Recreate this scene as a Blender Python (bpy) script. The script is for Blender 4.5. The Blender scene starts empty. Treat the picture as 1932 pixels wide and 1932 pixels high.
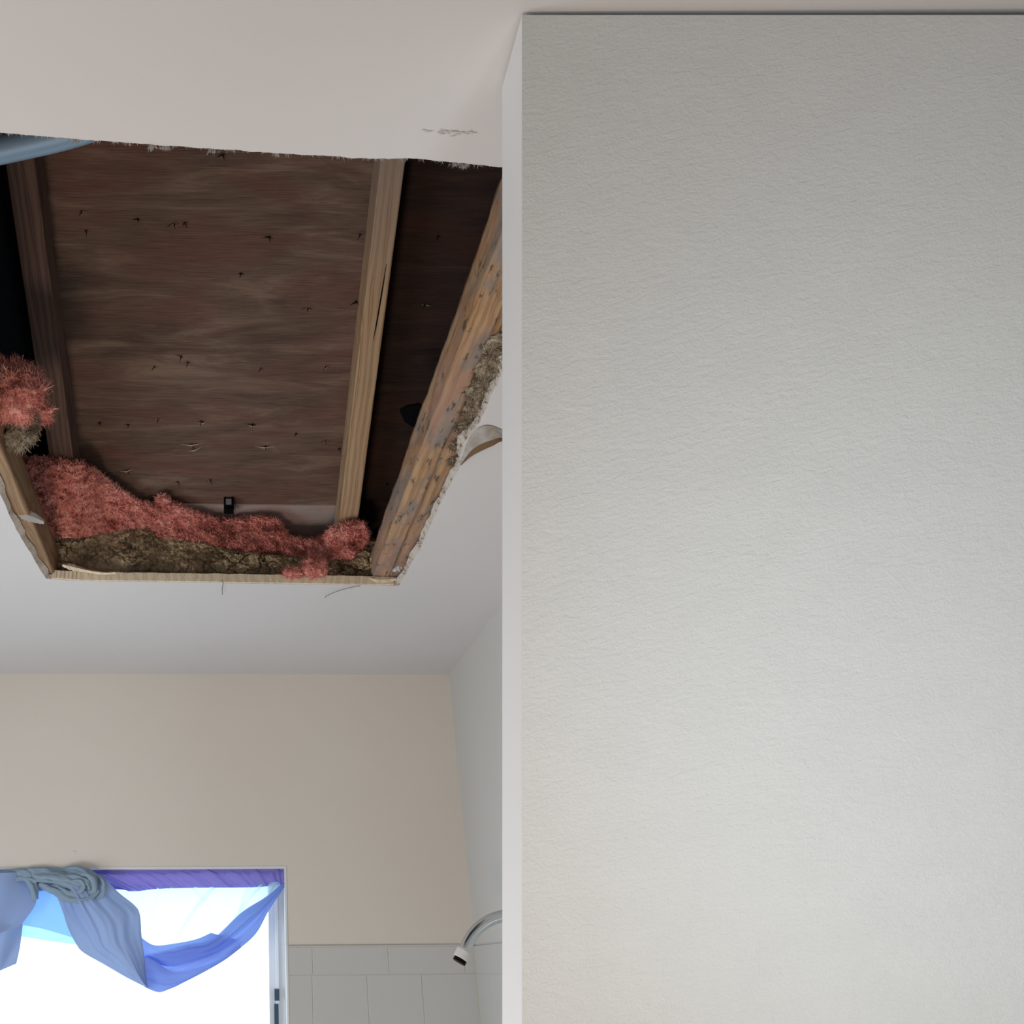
import bpy, bmesh, math, random
from mathutils import Vector, Matrix, noise

# ------------------------------------------------------------------ camera
EYE = 1.52
YAW, PITCH, ROLL, FPX = .0374, .4467, -.0085, 1816.3
def basis():
    cy, sy, cp, sp = math.cos(YAW), math.sin(YAW), math.cos(PITCH), math.sin(PITCH)
    f = Vector((sy*cp, cy*cp, sp)); r = Vector((cy, -sy, 0)); u = r.cross(f)
    cr, sr = math.cos(ROLL), math.sin(ROLL)
    return cr*r+sr*u, -sr*r+cr*u, f
RT, UP, FW = basis()
O = Vector((0, 0, EYE))
scene = bpy.context.scene
cam_data = bpy.data.cameras.new('camera')
cam = bpy.data.objects.new('camera', cam_data)
scene.collection.objects.link(cam)
cam_data.sensor_width = 36
cam_data.lens = FPX/1932*36
cam_data.shift_x = (966-488)/1932
cam_data.clip_start = .01
mw = Matrix((RT, UP, -FW)).transposed().to_4x4()
mw.translation = O
cam.matrix_world = mw
scene.camera = cam

# ------------------------------------------------------------------ world, lights, exposure
scene.view_settings.view_transform = 'Standard'
scene.view_settings.look = 'None'
scene.view_settings.exposure = 0.0
scene.view_settings.gamma = 1
scene.view_settings.use_curve_mapping = False
w = bpy.data.worlds.new('sky'); scene.world = w; w.use_nodes = True
bg = w.node_tree.nodes['Background']
bg.inputs[0].default_value = (.80, .90, 1.0, 1); bg.inputs[1].default_value = 2.5

def area(name, loc, target, size, power, color, sy=None):
    l = bpy.data.lights.new(name, 'AREA'); l.energy = power; l.color = color
    l.size = size
    if sy: l.shape = 'RECTANGLE'; l.size_y = sy
    o = bpy.data.objects.new(name, l); scene.collection.objects.link(o)
    o.location = loc
    o.rotation_euler = (Vector(target)-Vector(loc)).to_track_quat('-Z', 'Y').to_euler()
    return o
def spot(name, loc, target, power, color, angle, blend, radius):
    l = bpy.data.lights.new(name, 'SPOT'); l.energy = power; l.color = color
    l.spot_size = math.radians(angle); l.spot_blend = blend; l.shadow_soft_size = radius
    o = bpy.data.objects.new(name, l); scene.collection.objects.link(o)
    o.location = loc
    o.rotation_euler = (Vector(target)-Vector(loc)).to_track_quat('-Z', 'Y').to_euler()
    return o
# unseen fills added to brighten the room: cool behind and left, warm below,
# and an unseen spot added for the glow on the sloped ceiling
area('rear_fill', (-.9, -1.6, 1.0), (-.1, 1.6, 2.3), .9, 5, (.65, .85, 1), 1.4)
area('side_fill', (-1.6, 1.7, 1.15), (.4, 2.3, 1.7), .8, 29, (.76, .89, 1), 1.6)
area('low_fill', (-.6, .7, .25), (-.3, 1.0, 2.4), .5, 18, (1, .80, .64), .5)
SL = O + RT*.60 - UP*.40 + FW*.10
ST = O + RT*.74 - UP*.22 + FW*1.02
spot('slope_fill_spot', SL, ST, 17.3, (.90, .97, 1), 100, 1.0, .12)

# ------------------------------------------------------------------ helpers
col = scene.collection
rnd = random.Random(7)
def ray(u, v): return RT*((u-488)/FPX) + UP*((966-v)/FPX) + FW
def onz(u, v, z): d = ray(u, v); return d*(z/d.z)          # all relative to the eye
def ony(u, v, y): d = ray(u, v); return d*(y/d.y)
TS = .4142                                                   # roof slope
RAF, DECK = 2.0327, 2.1327                                  # z = c - TS*y, rafter underside and deck underside
def onroof(u, v, c): d = ray(u, v); return d*(c/(d.z+TS*d.y))
H, HT = .92, .933                                            # ceiling underside / top, above the eye
BACK, RIGHT = 3.2, .77

def props(o, label=None, cat=None, group=None, kind=None):
    if label: o['label'] = label
    if cat: o['category'] = cat
    if group: o['group'] = group
    if kind: o['kind'] = kind
    return o
wl = {}
def mesh_obj(name, verts, faces, mat, parent=None, smooth=False, mats=None, mi=None, rel=True):
    vs = [Vector(v)+(O if rel else Vector()) for v in verts]
    if vs:
        lo = Vector([min(v[i] for v in vs) for i in range(3)]); hi = Vector([max(v[i] for v in vs) for i in range(3)])
    org = Vector(((lo.x+hi.x)/2, (lo.y+hi.y)/2, lo.z))
    me = bpy.data.meshes.new(name)
    me.from_pydata([v-org for v in vs], [], faces)
    for m in (mats or [mat]): me.materials.append(m)
    if mi:
        for p, i in zip(me.polygons, mi): p.material_index = i
    if smooth:
        for p in me.polygons: p.use_smooth = True
    me.update()
    o = bpy.data.objects.new(name, me); col.objects.link(o)
    wl[o.name] = org
    if parent:
        o.parent = parent; o.location = org - wl[parent.name]
    else: o.location = org
    return o
def empty(name, loc):
    o = bpy.data.objects.new(name, None); col.objects.link(o)
    o.location = Vector(loc)+O; wl[o.name] = Vector(loc)+O; o.empty_display_size = .05
    return o
def box(x0, x1, y0, y1, z0, z1):
    v = [(x, y, z) for x in (x0, x1) for y in (y0, y1) for z in (z0, z1)]
    f = [(0, 1, 3, 2), (4, 6, 7, 5), (0, 4, 5, 1), (2, 3, 7, 6), (0, 2, 6, 4), (1, 5, 7, 3)]
    return v, f
def join(parts):
    V, F = [], []
    for v, f in parts:
        n = len(V); V += list(v); F += [tuple(i+n for i in q) for q in f]
    return V, F
def bevel(o, w=.002, seg=2):
    m = o.modifiers.new('bevel', 'BEVEL'); m.width = w; m.segments = seg; m.limit_method = 'ANGLE'
def tube(pts, r, n=12, cap=True):
    pts = [Vector(p) for p in pts]; V, F = [], []
    rr = r if isinstance(r, (list, tuple)) else [r]*len(pts)
    t = (pts[1]-pts[0]).normalized(); a = t.orthogonal().normalized()
    for i, p in enumerate(pts):
        t = (pts[min(i+1, len(pts)-1)]-pts[max(i-1, 0)]).normalized()
        a = (a-t*a.dot(t)).normalized(); b = t.cross(a)
        for k in range(n):
            q = 2*math.pi*k/n; V.append(p+(a*math.cos(q)+b*math.sin(q))*rr[i])
    for i in range(len(pts)-1):
        for k in range(n):
            F.append((i*n+k, i*n+(k+1) % n, (i+1)*n+(k+1) % n, (i+1)*n+k))
    if cap: F.append(tuple(range(n))[::-1]); F.append(tuple(range((len(pts)-1)*n, len(pts)*n)))
    return V, F
def cr(pts, t):                                              # catmull-rom along a list of tuples, t in 0..1
    n = len(pts)-1; x = min(max(t, 0), 1)*n; i = min(int(x), n-1); f = x-i
    p0, p1, p2, p3 = pts[max(i-1, 0)], pts[i], pts[i+1], pts[min(i+2, n)]
    return tuple(.5*(2*b+(c-a)*f+(2*a-5*b+4*c-d)*f*f+(3*b-a-3*c+d)*f**3) for a, b, c, d in zip(p0, p1, p2, p3))
def lin(pts, x):                                             # piecewise linear y(x)
    if x <= pts[0][0]: return pts[0][1]
    for (a, b), (c, d) in zip(pts, pts[1:]):
        if x <= c: return b+(d-b)*(x-a)/(c-a)
    return pts[-1][1]

# ------------------------------------------------------------------ materials
def mat(name, color=(.8, .8, .8), rough=.8, metal=0, spec=.3):
    m = bpy.data.materials.new(name); m.use_nodes = True
    b = m.node_tree.nodes['Principled BSDF']
    b.inputs['Base Color'].default_value = (*color, 1); b.inputs['Roughness'].default_value = rough
    b.inputs['Metallic'].default_value = metal; b.inputs['Specular IOR Level'].default_value = spec
    return m
class N:
    def __init__(s, m): s.t = m.node_tree; s.b = s.t.nodes['Principled BSDF']
    def coord(s, scale=(1, 1, 1), rot=(0, 0, 0), kind='Object'):
        c = s.t.nodes.new('ShaderNodeTexCoord'); mp = s.t.nodes.new('ShaderNodeMapping')
        mp.inputs['Rotation'].default_value = rot; m2 = s.t.nodes.new('ShaderNodeMapping'); m2.inputs['Scale'].default_value = scale
        s.t.links.new(c.outputs[kind], mp.inputs[0]); s.t.links.new(mp.outputs[0], m2.inputs[0]); return m2.outputs[0]
    def noise(s, vec, scale=5, detail=4, rough=.5, dist=0):
        n = s.t.nodes.new('ShaderNodeTexNoise'); n.inputs['Scale'].default_value = scale
        n.inputs['Detail'].default_value = detail; n.inputs['Roughness'].default_value = rough
        n.inputs['Distortion'].default_value = dist; s.t.links.new(vec, n.inputs['Vector']); return n.outputs['Fac']
    def wave(s, vec, scale, dist, detail=2, dscale=1, direction='X'):
        n = s.t.nodes.new('ShaderNodeTexWave'); n.bands_direction = direction; n.inputs['Scale'].default_value = scale
        n.inputs['Distortion'].default_value = dist; n.inputs['Detail'].default_value = detail
        n.inputs['Detail Scale'].default_value = dscale; s.t.links.new(vec, n.inputs['Vector']); return n.outputs['Fac']
    def ramp(s, fac, stops):
        r = s.t.nodes.new('ShaderNodeValToRGB'); e = r.color_ramp.elements
        while len(e) < len(stops): e.new(.5)
        for q, (p, c) in zip(e, stops):
            q.position = p; q.color = (*c, 1) if not isinstance(c, (int, float)) else (c, c, c, 1)
        s.t.links.new(fac, r.inputs[0]); return r.outputs[0]
    def mix(s, fac, a, b, mode='MIX'):
        m = s.t.nodes.new('ShaderNodeMix'); m.data_type = 'RGBA'; m.blend_type = mode
        for sock, v in ((m.inputs[0], fac), (m.inputs[6], a), (m.inputs[7], b)):
            if isinstance(v, bpy.types.NodeSocket): s.t.links.new(v, sock)
            elif isinstance(v, (int, float)): sock.default_value = v
            else: sock.default_value = (*v, 1)
        return m.outputs[2]
    def color(s, sock): s.t.links.new(sock, s.b.inputs['Base Color'])
    def bump(s, h, strength=.3, dist=.002):
        b = s.t.nodes.new('ShaderNodeBump'); b.inputs['Strength'].default_value = strength
        b.inputs['Distance'].default_value = dist; s.t.links.new(h, b.inputs['Height'])
        s.t.links.new(b.outputs[0], s.b.inputs['Normal'])

def paint(name, c1, c2, bump=.15):
    m = mat(name, c1, .65, 0, .25); n = N(m)
    n.color(n.ramp(n.noise(n.coord(), 1.7, 3), [(.35, c1), (.65, c2)]))
    n.bump(n.noise(n.coord(), 140, 3), bump, .001); return m
M = {}
M['ceiling'] = paint('ceiling_paint', (.635, .62, .62), (.66, .64, .64))
M['wall'] = paint('wall_paint', (.71, .64, .565), (.73, .665, .59))
M['wall_side'] = paint('side_wall_paint', (.60, .585, .555), (.62, .60, .57))
M['white'] = paint('white_trim_paint', (.74, .74, .735), (.76, .76, .755), .05)
M['tile'] = mat('glazed_tile', (.60, .585, .555), .22, 0, .5)
M['grout'] = mat('grout', (.60, .575, .53), .8)
M['caulk'] = mat('yellowed_caulk', (.55, .50, .38), .6)
M['vinyl'] = mat('window_vinyl', (.86, .90, .94), .35, 0, .4)
M['floor'] = mat('floor_vinyl', (.42, .39, .35), .5)
m = M['gypsum'] = mat('broken_gypsum', (.58, .52, .45), .95); n = N(m)
n.color(n.ramp(n.noise(n.coord(), 60, 5, .7), [(.32, (.33, .27, .2)), (.45, (.62, .55, .48)), (.7, (.70, .65, .6))]))
n.bump(n.noise(n.coord(), 220, 5, .8), .8, .003)
# textured board of the sloped ceiling: fine slanting roller stipple
m = M['stipple'] = mat('roller_stipple_paint', (.76, .755, .74), .6, 0, .2); n = N(m)
v = n.coord((1, .42, 1), (0, 0, math.radians(0)), 'UV')
n1 = n.noise(n.coord((1, 2.8, 1), (0, 0, math.radians(-18)), 'UV'), 70, 6, .55, .6)
n2 = n.noise(n.coord((1, 1, 1), (0, 0, 0), 'UV'), 300, 3, .6)
n3 = n.noise(n.coord((1, 1.5, 1), (0, 0, math.radians(-10)), 'UV'), 14, 2)
hgt = n.mix(.35, n1, n2); hgt = n.mix(.25, hgt, n3)
n.bump(hgt, .42, .006)
n.color(n.ramp(n3, [(.3, (.75, .765, .765)), (.7, (.77, .785, .785))]))

def wood(name, light, mid, dark, rot=0, ring=9, stretch=1.4, extra=None, bump=.3):
    m = mat(name, mid, .75, 0, .15); n = N(m)
    vv = n.coord((1, stretch/12, 1), (rot, 0, 0))
    f1 = n.wave(vv, ring*2.2, 7, 2, 1.4, 'X')
    f2 = n.noise(n.coord((34, .8, 34), (rot, 0, 0)), 4, 4)
    c = n.mix(.22, n.ramp(f1, [(.0, light), (.6, mid), (.88, dark), (1, mid)]), n.ramp(f2, [(.3, dark), (.6, light)]))
    if extra: c = extra(n, c)
    n.color(c); n.bump(f2, bump, .002); return m
ROT = math.atan(TS)
def mould(n, c):
    a = n.noise(n.coord((1, .35, 1)), 16, 7, .68)
    b = n.noise(n.coord((1, .3, 1)), 70, 5, .7)
    red = n.noise(n.coord((1, .4, 1)), 7, 3)
    c = n.mix(n.ramp(red, [(.36, .1), (.56, .8)]), c, (.36, .215, .165))
    c = n.mix(n.ramp(a, [(.49, 0), (.57, .85)]), c, (.24, .21, .18))
    c = n.mix(n.ramp(b, [(.58, 0), (.64, .8)]), c, (.07, .05, .035)); return c
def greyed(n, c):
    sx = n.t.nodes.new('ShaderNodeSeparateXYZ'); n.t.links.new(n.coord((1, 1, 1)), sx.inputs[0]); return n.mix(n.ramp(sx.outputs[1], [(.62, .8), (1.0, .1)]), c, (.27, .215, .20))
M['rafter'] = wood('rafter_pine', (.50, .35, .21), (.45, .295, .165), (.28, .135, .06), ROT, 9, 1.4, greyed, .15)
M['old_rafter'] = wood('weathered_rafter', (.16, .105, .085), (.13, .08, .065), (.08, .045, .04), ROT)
M['joist'] = wood('mouldy_joist_pine', (.50, .335, .175), (.42, .255, .12), (.27, .13, .06), 0, 9, 1.4, mould, .6)
M['left_joist'] = wood('joist_pine', (.36, .25, .15), (.31, .20, .12), (.2, .11, .065))
M['nailer'] = wood('nailer_pine', (.82, .71, .54), (.78, .66, .48), (.62, .48, .32), 0, 6, 30)
m = M['splinter'] = mat('raw_wood_splinter', (.42, .28, .19), .8)
# plywood: long horizontal grain, tan bands and red-brown stains
def ply(name, dark, light, red):
    m = mat(name, dark, .7, 0, .2); n = N(m)
    g = n.noise(n.coord((1.1, 6, 6)), 2.6, 9, .62, 1.3)
    fine = n.noise(n.coord((3, 110, 110)), 5, 5, .6)
    sw = n.noise(n.coord((1.3, 3.4, 3.4)), 1.7, 5, .55, 1.2)
    c = n.ramp(g, [(.38, dark), (.52, tuple(a*.65+b*.35 for a, b in zip(dark, light))), (.66, light)])
    c = n.mix(n.ramp(sw, [(.46, 0), (.60, .8)]), c, red)
    c = n.mix(.38, c, n.ramp(fine, [(.3, tuple(a*.55 for a in dark)), (.7, light)]))
    n.color(c); n.bump(fine, .5, .002); return m
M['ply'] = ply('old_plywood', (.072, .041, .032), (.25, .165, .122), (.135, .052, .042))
M['ply_shade'] = ply('shade_tinted_plywood', (.020, .012, .011), (.062, .036, .028), (.072, .027, .019))  # darker copy of the plywood, the rafter's shade put into its colours
M['ply_pale'] = ply('pale_plywood', (.34, .27, .25), (.46, .37, .34), (.38, .26, .23))
M['felt'] = mat('attic_void_black', (.012, .016, .022), .9)  # attic darkness put into a near-black colour; the attic's closing boards share it
M['dark'] = mat('dark_gap', (.006, .006, .007), 1, 0, 0)
M['nail'] = mat('rusty_nail', (.02, .012, .01), .6, .3)
M['steel'] = mat('galvanised_steel', (.62, .66, .72), .35, .8)
M['chrome'] = mat('chrome', (.62, .66, .68), .14, .95)
M['duct'] = mat('blue_grey_duct', (.17, .25, .34), .42, .2)
m = M['plastic'] = mat('white_plastic', (.72, .70, .66), .5)
M['soot'] = mat('smudge', (.56, .545, .525), .9)
M['hair'] = mat('dry_fibre', (.12, .09, .06), .9)
m = M['paper'] = mat('torn_wet_paper', (.42, .39, .36), .9); n = N(m)
n.color(n.ramp(n.noise(n.coord(), 26, 4), [(.3, (.30, .25, .21)), (.55, (.44, .41, .39)), (.8, (.5, .47, .45))]))
M['paper_brown'] = mat('brown_paper_rim', (.17, .10, .055), .9)
M['paper_white'] = mat('torn_white_paper', (.56, .53, .51), .85)
def fluff(name, cols, sc=22):
    m = mat(name, cols[1], 1, 0, .05); n = N(m)
    a = n.noise(n.coord(), sc, 6, .65); c = n.ramp(a, [(.3, cols[0]), (.5, cols[1]), (.68, cols[2])])
    n.color(c); n.bump(n.noise(n.coord(), 260, 4, .7), .6, .003); return m
M['pink'] = fluff('pink_glass_wool', ((.48, .16, .13), (.90, .40, .34), (1, .60, .52)))
M['brown'] = fluff('brown_loose_fill', ((.17, .13, .085), (.52, .41, .265), (.74, .62, .44)), 16)
M['grey_brown'] = fluff('grey_brown_wool', ((.20, .15, .10), (.42, .35, .26), (.62, .55, .45)), 30)
def cloth(name, c, trans, opac=1.0):
    m = bpy.data.materials.new(name); m.use_nodes = True; t = m.node_tree; t.nodes.clear()
    out = t.nodes.new('ShaderNodeOutputMaterial'); d = t.nodes.new('ShaderNodeBsdfDiffuse'); tr = t.nodes.new('ShaderNodeBsdfTranslucent')
    mx = t.nodes.new('ShaderNodeMixShader'); mx.inputs[0].default_value = trans
    d.inputs[0].default_value = (*c, 1); tr.inputs[0].default_value = (*c, 1)
    t.links.new(d.outputs[0], mx.inputs[1]); t.links.new(tr.outputs[0], mx.inputs[2])
    last = mx.outputs[0]
    if opac < 1:
        tp = t.nodes.new('ShaderNodeBsdfTransparent'); tp.inputs[0].default_value = (*[min(1, q*1.1) for q in c], 1)
        m2 = t.nodes.new('ShaderNodeMixShader'); m2.inputs[0].default_value = opac
        t.links.new(tp.outputs[0], m2.inputs[1]); t.links.new(last, m2.inputs[2]); last = m2.outputs[0]
    t.links.new(last, out.inputs[0]); return m
M['c_purple'] = cloth('violet_gathered_cloth', (.34, .29, .74), .34)
M['c_sheer'] = cloth('thin_pale_cloth', (.74, .94, .97), .72, .78)
M['c_swag'] = cloth('blue_violet_cloth', (.30, .42, .86), .36)
M['c_drape'] = cloth('grey_blue_cloth', (.33, .43, .67), .16)
M['c_knot'] = cloth('grey_blue_knot_cloth', (.30, .40, .50), .08)
M['c_back'] = cloth('light_blue_cloth', (.30, .58, .98), .40)
M['c_hem'] = cloth('pale_blue_hem_cloth', (.45, .78, 1.0), .62)
g = bpy.data.materials.new('window_glass'); g.use_nodes = True; t = g.node_tree; t.nodes.clear()
out = t.nodes.new('ShaderNodeOutputMaterial'); tp = t.nodes.new('ShaderNodeBsdfTransparent'); gl = t.nodes.new('ShaderNodeBsdfGlossy')
gl.inputs['Roughness'].default_value = .02; mx = t.nodes.new('ShaderNodeMixShader'); mx.inputs[0].default_value = .05
tp.inputs[0].default_value = (.96, .98, 1, 1)
t.links.new(tp.outputs[0], mx.inputs[1]); t.links.new(gl.outputs[0], mx.inputs[2]); t.links.new(mx.outputs[0], out.inputs[0])
M['glass'] = g

# ------------------------------------------------------------------ room shell
XL, XR2, YN = -1.7, 1.9, -2.0
fl = mesh_obj('floor', *box(XL-.1, XR2+.1, YN-.1, BACK+.2, -EYE-.1, -EYE), M['floor']); props(fl, kind='structure')
# ceiling with the torn hole; outline given on the underside, measured on the ceiling plane
def jag(p, q, n, amp, seed):
    a, b = Vector(p), Vector(q); d = (b-a); nn = Vector((-d.y, d.x)).normalized(); out = []
    for i in range(n):
        t = i/n; s = noise.fractal(Vector((t*n*.23+seed, seed*3.1, 0)), 1.0, 2.1, 4)
        out.append(a+d*t+nn*s*amp)
    return out
near_pts = [(-.478, .852), (-.258, .864), (-.163, .872), (.045, .885), (.178, .892), (.235, .890), (.290, .896), (.347, .902), (.47, .906)]
right_pts = [(.47, .906), (.468, 1.2), (.467, 1.358), (.470, 1.52), (.458, 1.60), (.463, 1.66), (.472, 1.675), (.466, 1.86), (.468, 2.10), (.458, 2.363)]
far_pts = [(.458, 2.363), (.2, 2.357), (-.008, 2.350), (-.378, 2.341), (-.463, 2.327)]
left_pts = [(-.463, 2.327), (-.480, 2.02), (-.478, 1.5), (-.478, .852)]
loop = []
for pts, dens, amp in ((near_pts, 260, .0016), (right_pts, 110, .0022), (far_pts, 120, .0022), (left_pts, 90, .0016)):
    for i, (a, b) in enumerate(zip(pts, pts[1:])):
        L = (Vector(b)-Vector(a)).length
        loop += jag(a, b, max(2, int(L*dens)), amp, len(loop)*.17+1.3)
cen = Vector((0, 1.6))
top_loop = []
for i, p in enumerate(loop):
    k = abs(noise.noise(Vector((p.x*9, p.y*9, 2.2))))+.12*noise.noise(Vector((p.x*60, p.y*60, 1)))
    ins = .004+.014*k
    if p.y < .93: ins = .002+.004*k
    d = Vector((0, 0))
    if p.y < .93: d.y = ins
    elif p.x > .44: d.x = -ins
    elif p.x < -.45: d.x = ins
    else: d.y = -ins*.5
    top_loop.append(p+d)
bm = bmesh.new()
outer = [(XL-.1, YN-.1), (XR2+.1, YN-.1), (XR2+.1, BACK+.2), (XL-.1, BACK+.2)]
def ring(pts, z):
    vs = [bm.verts.new((p[0], p[1], z+EYE)) for p in pts]
    return vs, [bm.edges.new((vs[i], vs[(i+1) % len(vs)])) for i in range(len(vs))]
ov, oe = ring(outer, H); hv, he = ring(loop, H)
bmesh.ops.triangle_fill(bm, edges=oe+he, use_beauty=True)
ov2, oe2 = ring(outer, HT); hv2, he2 = ring(top_loop, HT)
bmesh.ops.triangle_fill(bm, edges=oe2+he2, use_beauty=True)
nf = len(bm.faces); bm.faces.ensure_lookup_table()
edge_faces = []
for i in range(len(hv)):
    j = (i+1) % len(hv); edge_faces.append(bm.faces.new((hv[i], hv[j], hv2[j], hv2[i])))
for i in range(4):
    j = (i+1) % 4; bm.faces.new((ov[i], ov2[i], ov2[j], ov[j]))
for f in edge_faces: f.material_index = 1
bmesh.ops.recalc_face_normals(bm, faces=bm.faces)
me = bpy.data.meshes.new('ceiling'); bm.to_mesh(me); bm.free()
me.materials.append(M['ceiling']); me.materials.append(M['gypsum'])
ceil = bpy.data.objects.new('ceiling', me); col.objects.link(ceil); wl['ceiling'] = Vector((0, 0, 0))
props(ceil, kind='structure')

# back wall around the window opening, lower band is tiled (wall set back by the tile depth is not needed: tiles stand proud)
WX0, WX1, WZ0, WZ1 = -.80, .197, -.62, .302
bw = mesh_obj('wall_back', *join([box(XL, WX0, BACK, BACK+.13, -EYE, H), box(WX1, RIGHT+.15, BACK, BACK+.13, -EYE, H),
      box(WX0, WX1, BACK, BACK+.13, WZ1, H), box(WX0, WX1, BACK, BACK+.13, -EYE, WZ0)]), M['wall']); props(bw, kind='structure')
# right wall: starts behind the sloped ceiling
def slab_y(z, cz):                                           # y of the sloped plane (distance cz) at height z
    c = (z-cz*FW.z)/UP.z; return cz*FW.y+c*UP.y
CZ = 1.0215; TH = .083
pts = [(slab_y(-EYE, CZ+TH*.6), -EYE), (BACK+.1, -EYE), (BACK+.1, H), (slab_y(H, CZ+TH*.6), H)]
V = [(RIGHT, y, z) for y, z in pts]+[(RIGHT+.1, y, z) for y, z in pts]
F = [(0, 1, 2, 3), (7, 6, 5, 4), (0, 4, 5, 1), (1, 5, 6, 2), (2, 6, 7, 3), (3, 7, 4, 0)]
rw = mesh_obj('wall_right', V, F, M['wall_side']); props(rw, kind='structure')
props(mesh_obj('wall_left', *box(XL-.1, XL, YN-.1, BACK+.13, -EYE, H), M['wall_side']), kind='structure')
props(mesh_obj('wall_near', *box(XL, XR2, YN-.1, YN, -EYE, H), M['wall']), kind='structure')
props(mesh_obj('wall_far_right', *box(XR2, XR2+.1, YN-.1, BACK+.13, -EYE, H), M['wall_side']), kind='structure')
props(mesh_obj('wall_side_room', *box(RIGHT+.15, XR2, BACK, BACK+.13, -EYE, H), M['wall_side']), kind='structure')

# sloped ceiling: a framed board wall leaning over the right of the room, stippled face and plain painted end
def cam_pt(a, b, c): return RT*a+UP*b+FW*c
CX0 = (985-488)/FPX*CZ
ztop = (H-CZ*FW.z)/UP.z; ztop2 = (H-(CZ+TH)*FW.z)/UP.z
zb = (-EYE-CZ*FW.z)/UP.z; zb2 = (-EYE-(CZ+TH)*FW.z)/UP.z
bm = bmesh.new(); uv = bm.loops.layers.uv.new('UVMap')
NX, NY = 60, 90; X1 = 1.75
grid = []
for j in range(NY+1):
    row = []
    for i in range(NX+1):
        a = CX0+(X1-CX0)*i/NX; b = zb+(ztop-.0035-zb)*j/NY
        # slight joint swelling of the taped seam near mid-frame
        px, py = 488+a/CZ*FPX, 966-b/CZ*FPX
        sw = .0016*math.exp(-((py-925)/16)**2)*math.exp(-((px-1430)/260)**2)
        row.append(bm.verts.new(cam_pt(a, b, CZ-sw)+O))
    grid.append(row)
for j in range(NY):
    for i in range(NX):
        f = bm.faces.new((grid[j][i], grid[j][i+1], grid[j+1][i+1], grid[j+1][i])); f.smooth = True
        for l, (ii, jj) in zip(f.loops, ((i, j), (i+1, j), (i+1, j+1), (i, j+1))):
            l[uv].uv = ((X1-CX0)*ii/NX, (ztop-zb)*jj/NY)
me = bpy.data.meshes.new('sloped_ceiling'); bm.to_mesh(me); bm.free(); me.materials.append(M['stipple'])
sc = bpy.data.objects.new('ceiling_slope', me); col.objects.link(sc); wl['ceiling_slope'] = Vector(); props(sc, kind='structure')
V = [cam_pt(a, b, c) for a in (CX0, X1) for b, c in ((zb, CZ+.0005), (ztop-.0035, CZ+.0005), (ztop2-.0035, CZ+TH), (zb2, CZ+TH))]
F = [(0, 1, 2, 3), (7, 6, 5, 4), (1, 5, 6, 2), (3, 2, 6, 7), (0, 3, 7, 4), (0, 4, 5, 1)]
props(mesh_obj('ceiling_slope_framing', V, F, M['white'], parent=sc), kind='structure')

# ------------------------------------------------------------------ tiles on the back and right wall
TT = .052                                                     # tile top, above eye
tile_top = .0705
bmt = 0
def tile(x0, x1, z0, z1, parent, side=None):
    g2 = .0012; d = .007
    if side is None: v, f = box(x0+g2, x1-g2, BACK-d, BACK, z0+g2, z1-g2)
    else: v, f = box(RIGHT-d, RIGHT, x0+g2, x1-g2, z0+g2, z1-g2)
    o = mesh_obj('tile', v, f, M['tile'], parent=parent); bevel(o, .0009, 2)
mesh_obj('grout_bed', *box(.198, .763, BACK-.0058, BACK, -.55, tile_top-.001), M['grout'], parent=bw)
mesh_obj('grout_bed', *box(RIGHT-.0058, RIGHT, 1.95, BACK-.006, -.55, tile_top-.001), M['grout'], parent=rw)
tx = [.197, .271, .501, .731, .763]
for a, b in zip(tx, tx[1:]): tile(a, b, -.006, tile_top, bw)
tx = [.197, .268, .433, .598, .763]
for r in range(3):
    for a, b in zip(tx, tx[1:]): tile(a, b, -.006-.165*(r+1), -.006-.165*r, bw)
ys = [BACK-.008-.23*k for k in range(7)]
for a, b in zip(ys, ys[1:]): tile(b, a, -.006, tile_top, rw, 1)
ys = [BACK-.008-.165*k for k in range(8)]
for r in range(3):
    for a, b in zip(ys, ys[1:]): tile(b, a, -.006-.165*(r+1), -.006-.165*r, rw, 1)
props(mesh_obj('trim_1', *tube([(.765, BACK-.005, -.55), (.765, BACK-.005, tile_top-.002)], .0045, 8), M['caulk']), kind='structure')
props(mesh_obj('trim_2', *tube([(.197, BACK-.004, -.55), (.197, BACK-.004, tile_top-.006), (.199, BACK-.004, tile_top), (.205, BACK-.003, tile_top+.001), (.76, BACK-.003, tile_top+.001)], .004, 8), M['grout']), kind='structure')

# small filled dimple in the wall paint
c = ony(140, 1608, BACK)
V, F = [], []
for k in range(14):
    a = 2*math.pi*k/14; V.append((c.x+.008*math.cos(a), BACK-.0004, c.z+.006*math.sin(a)))
for k in range(14):
    a = 2*math.pi*k/14; V.append((c.x+.004*math.cos(a), BACK-.0028, c.z+.003*math.sin(a)))
V.append((c.x, BACK-.0005, c.z)); F = [(k, (k+1) % 14, 14+(k+1) % 14, 14+k) for k in range(14)]+[(14+k, 14+(k+1) % 14, 28) for k in range(14)]
props(mesh_obj('wall_anchor', V, F, M['wall'], smooth=True), 'small painted-over wall anchor above the window', 'wall anchor')

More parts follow.
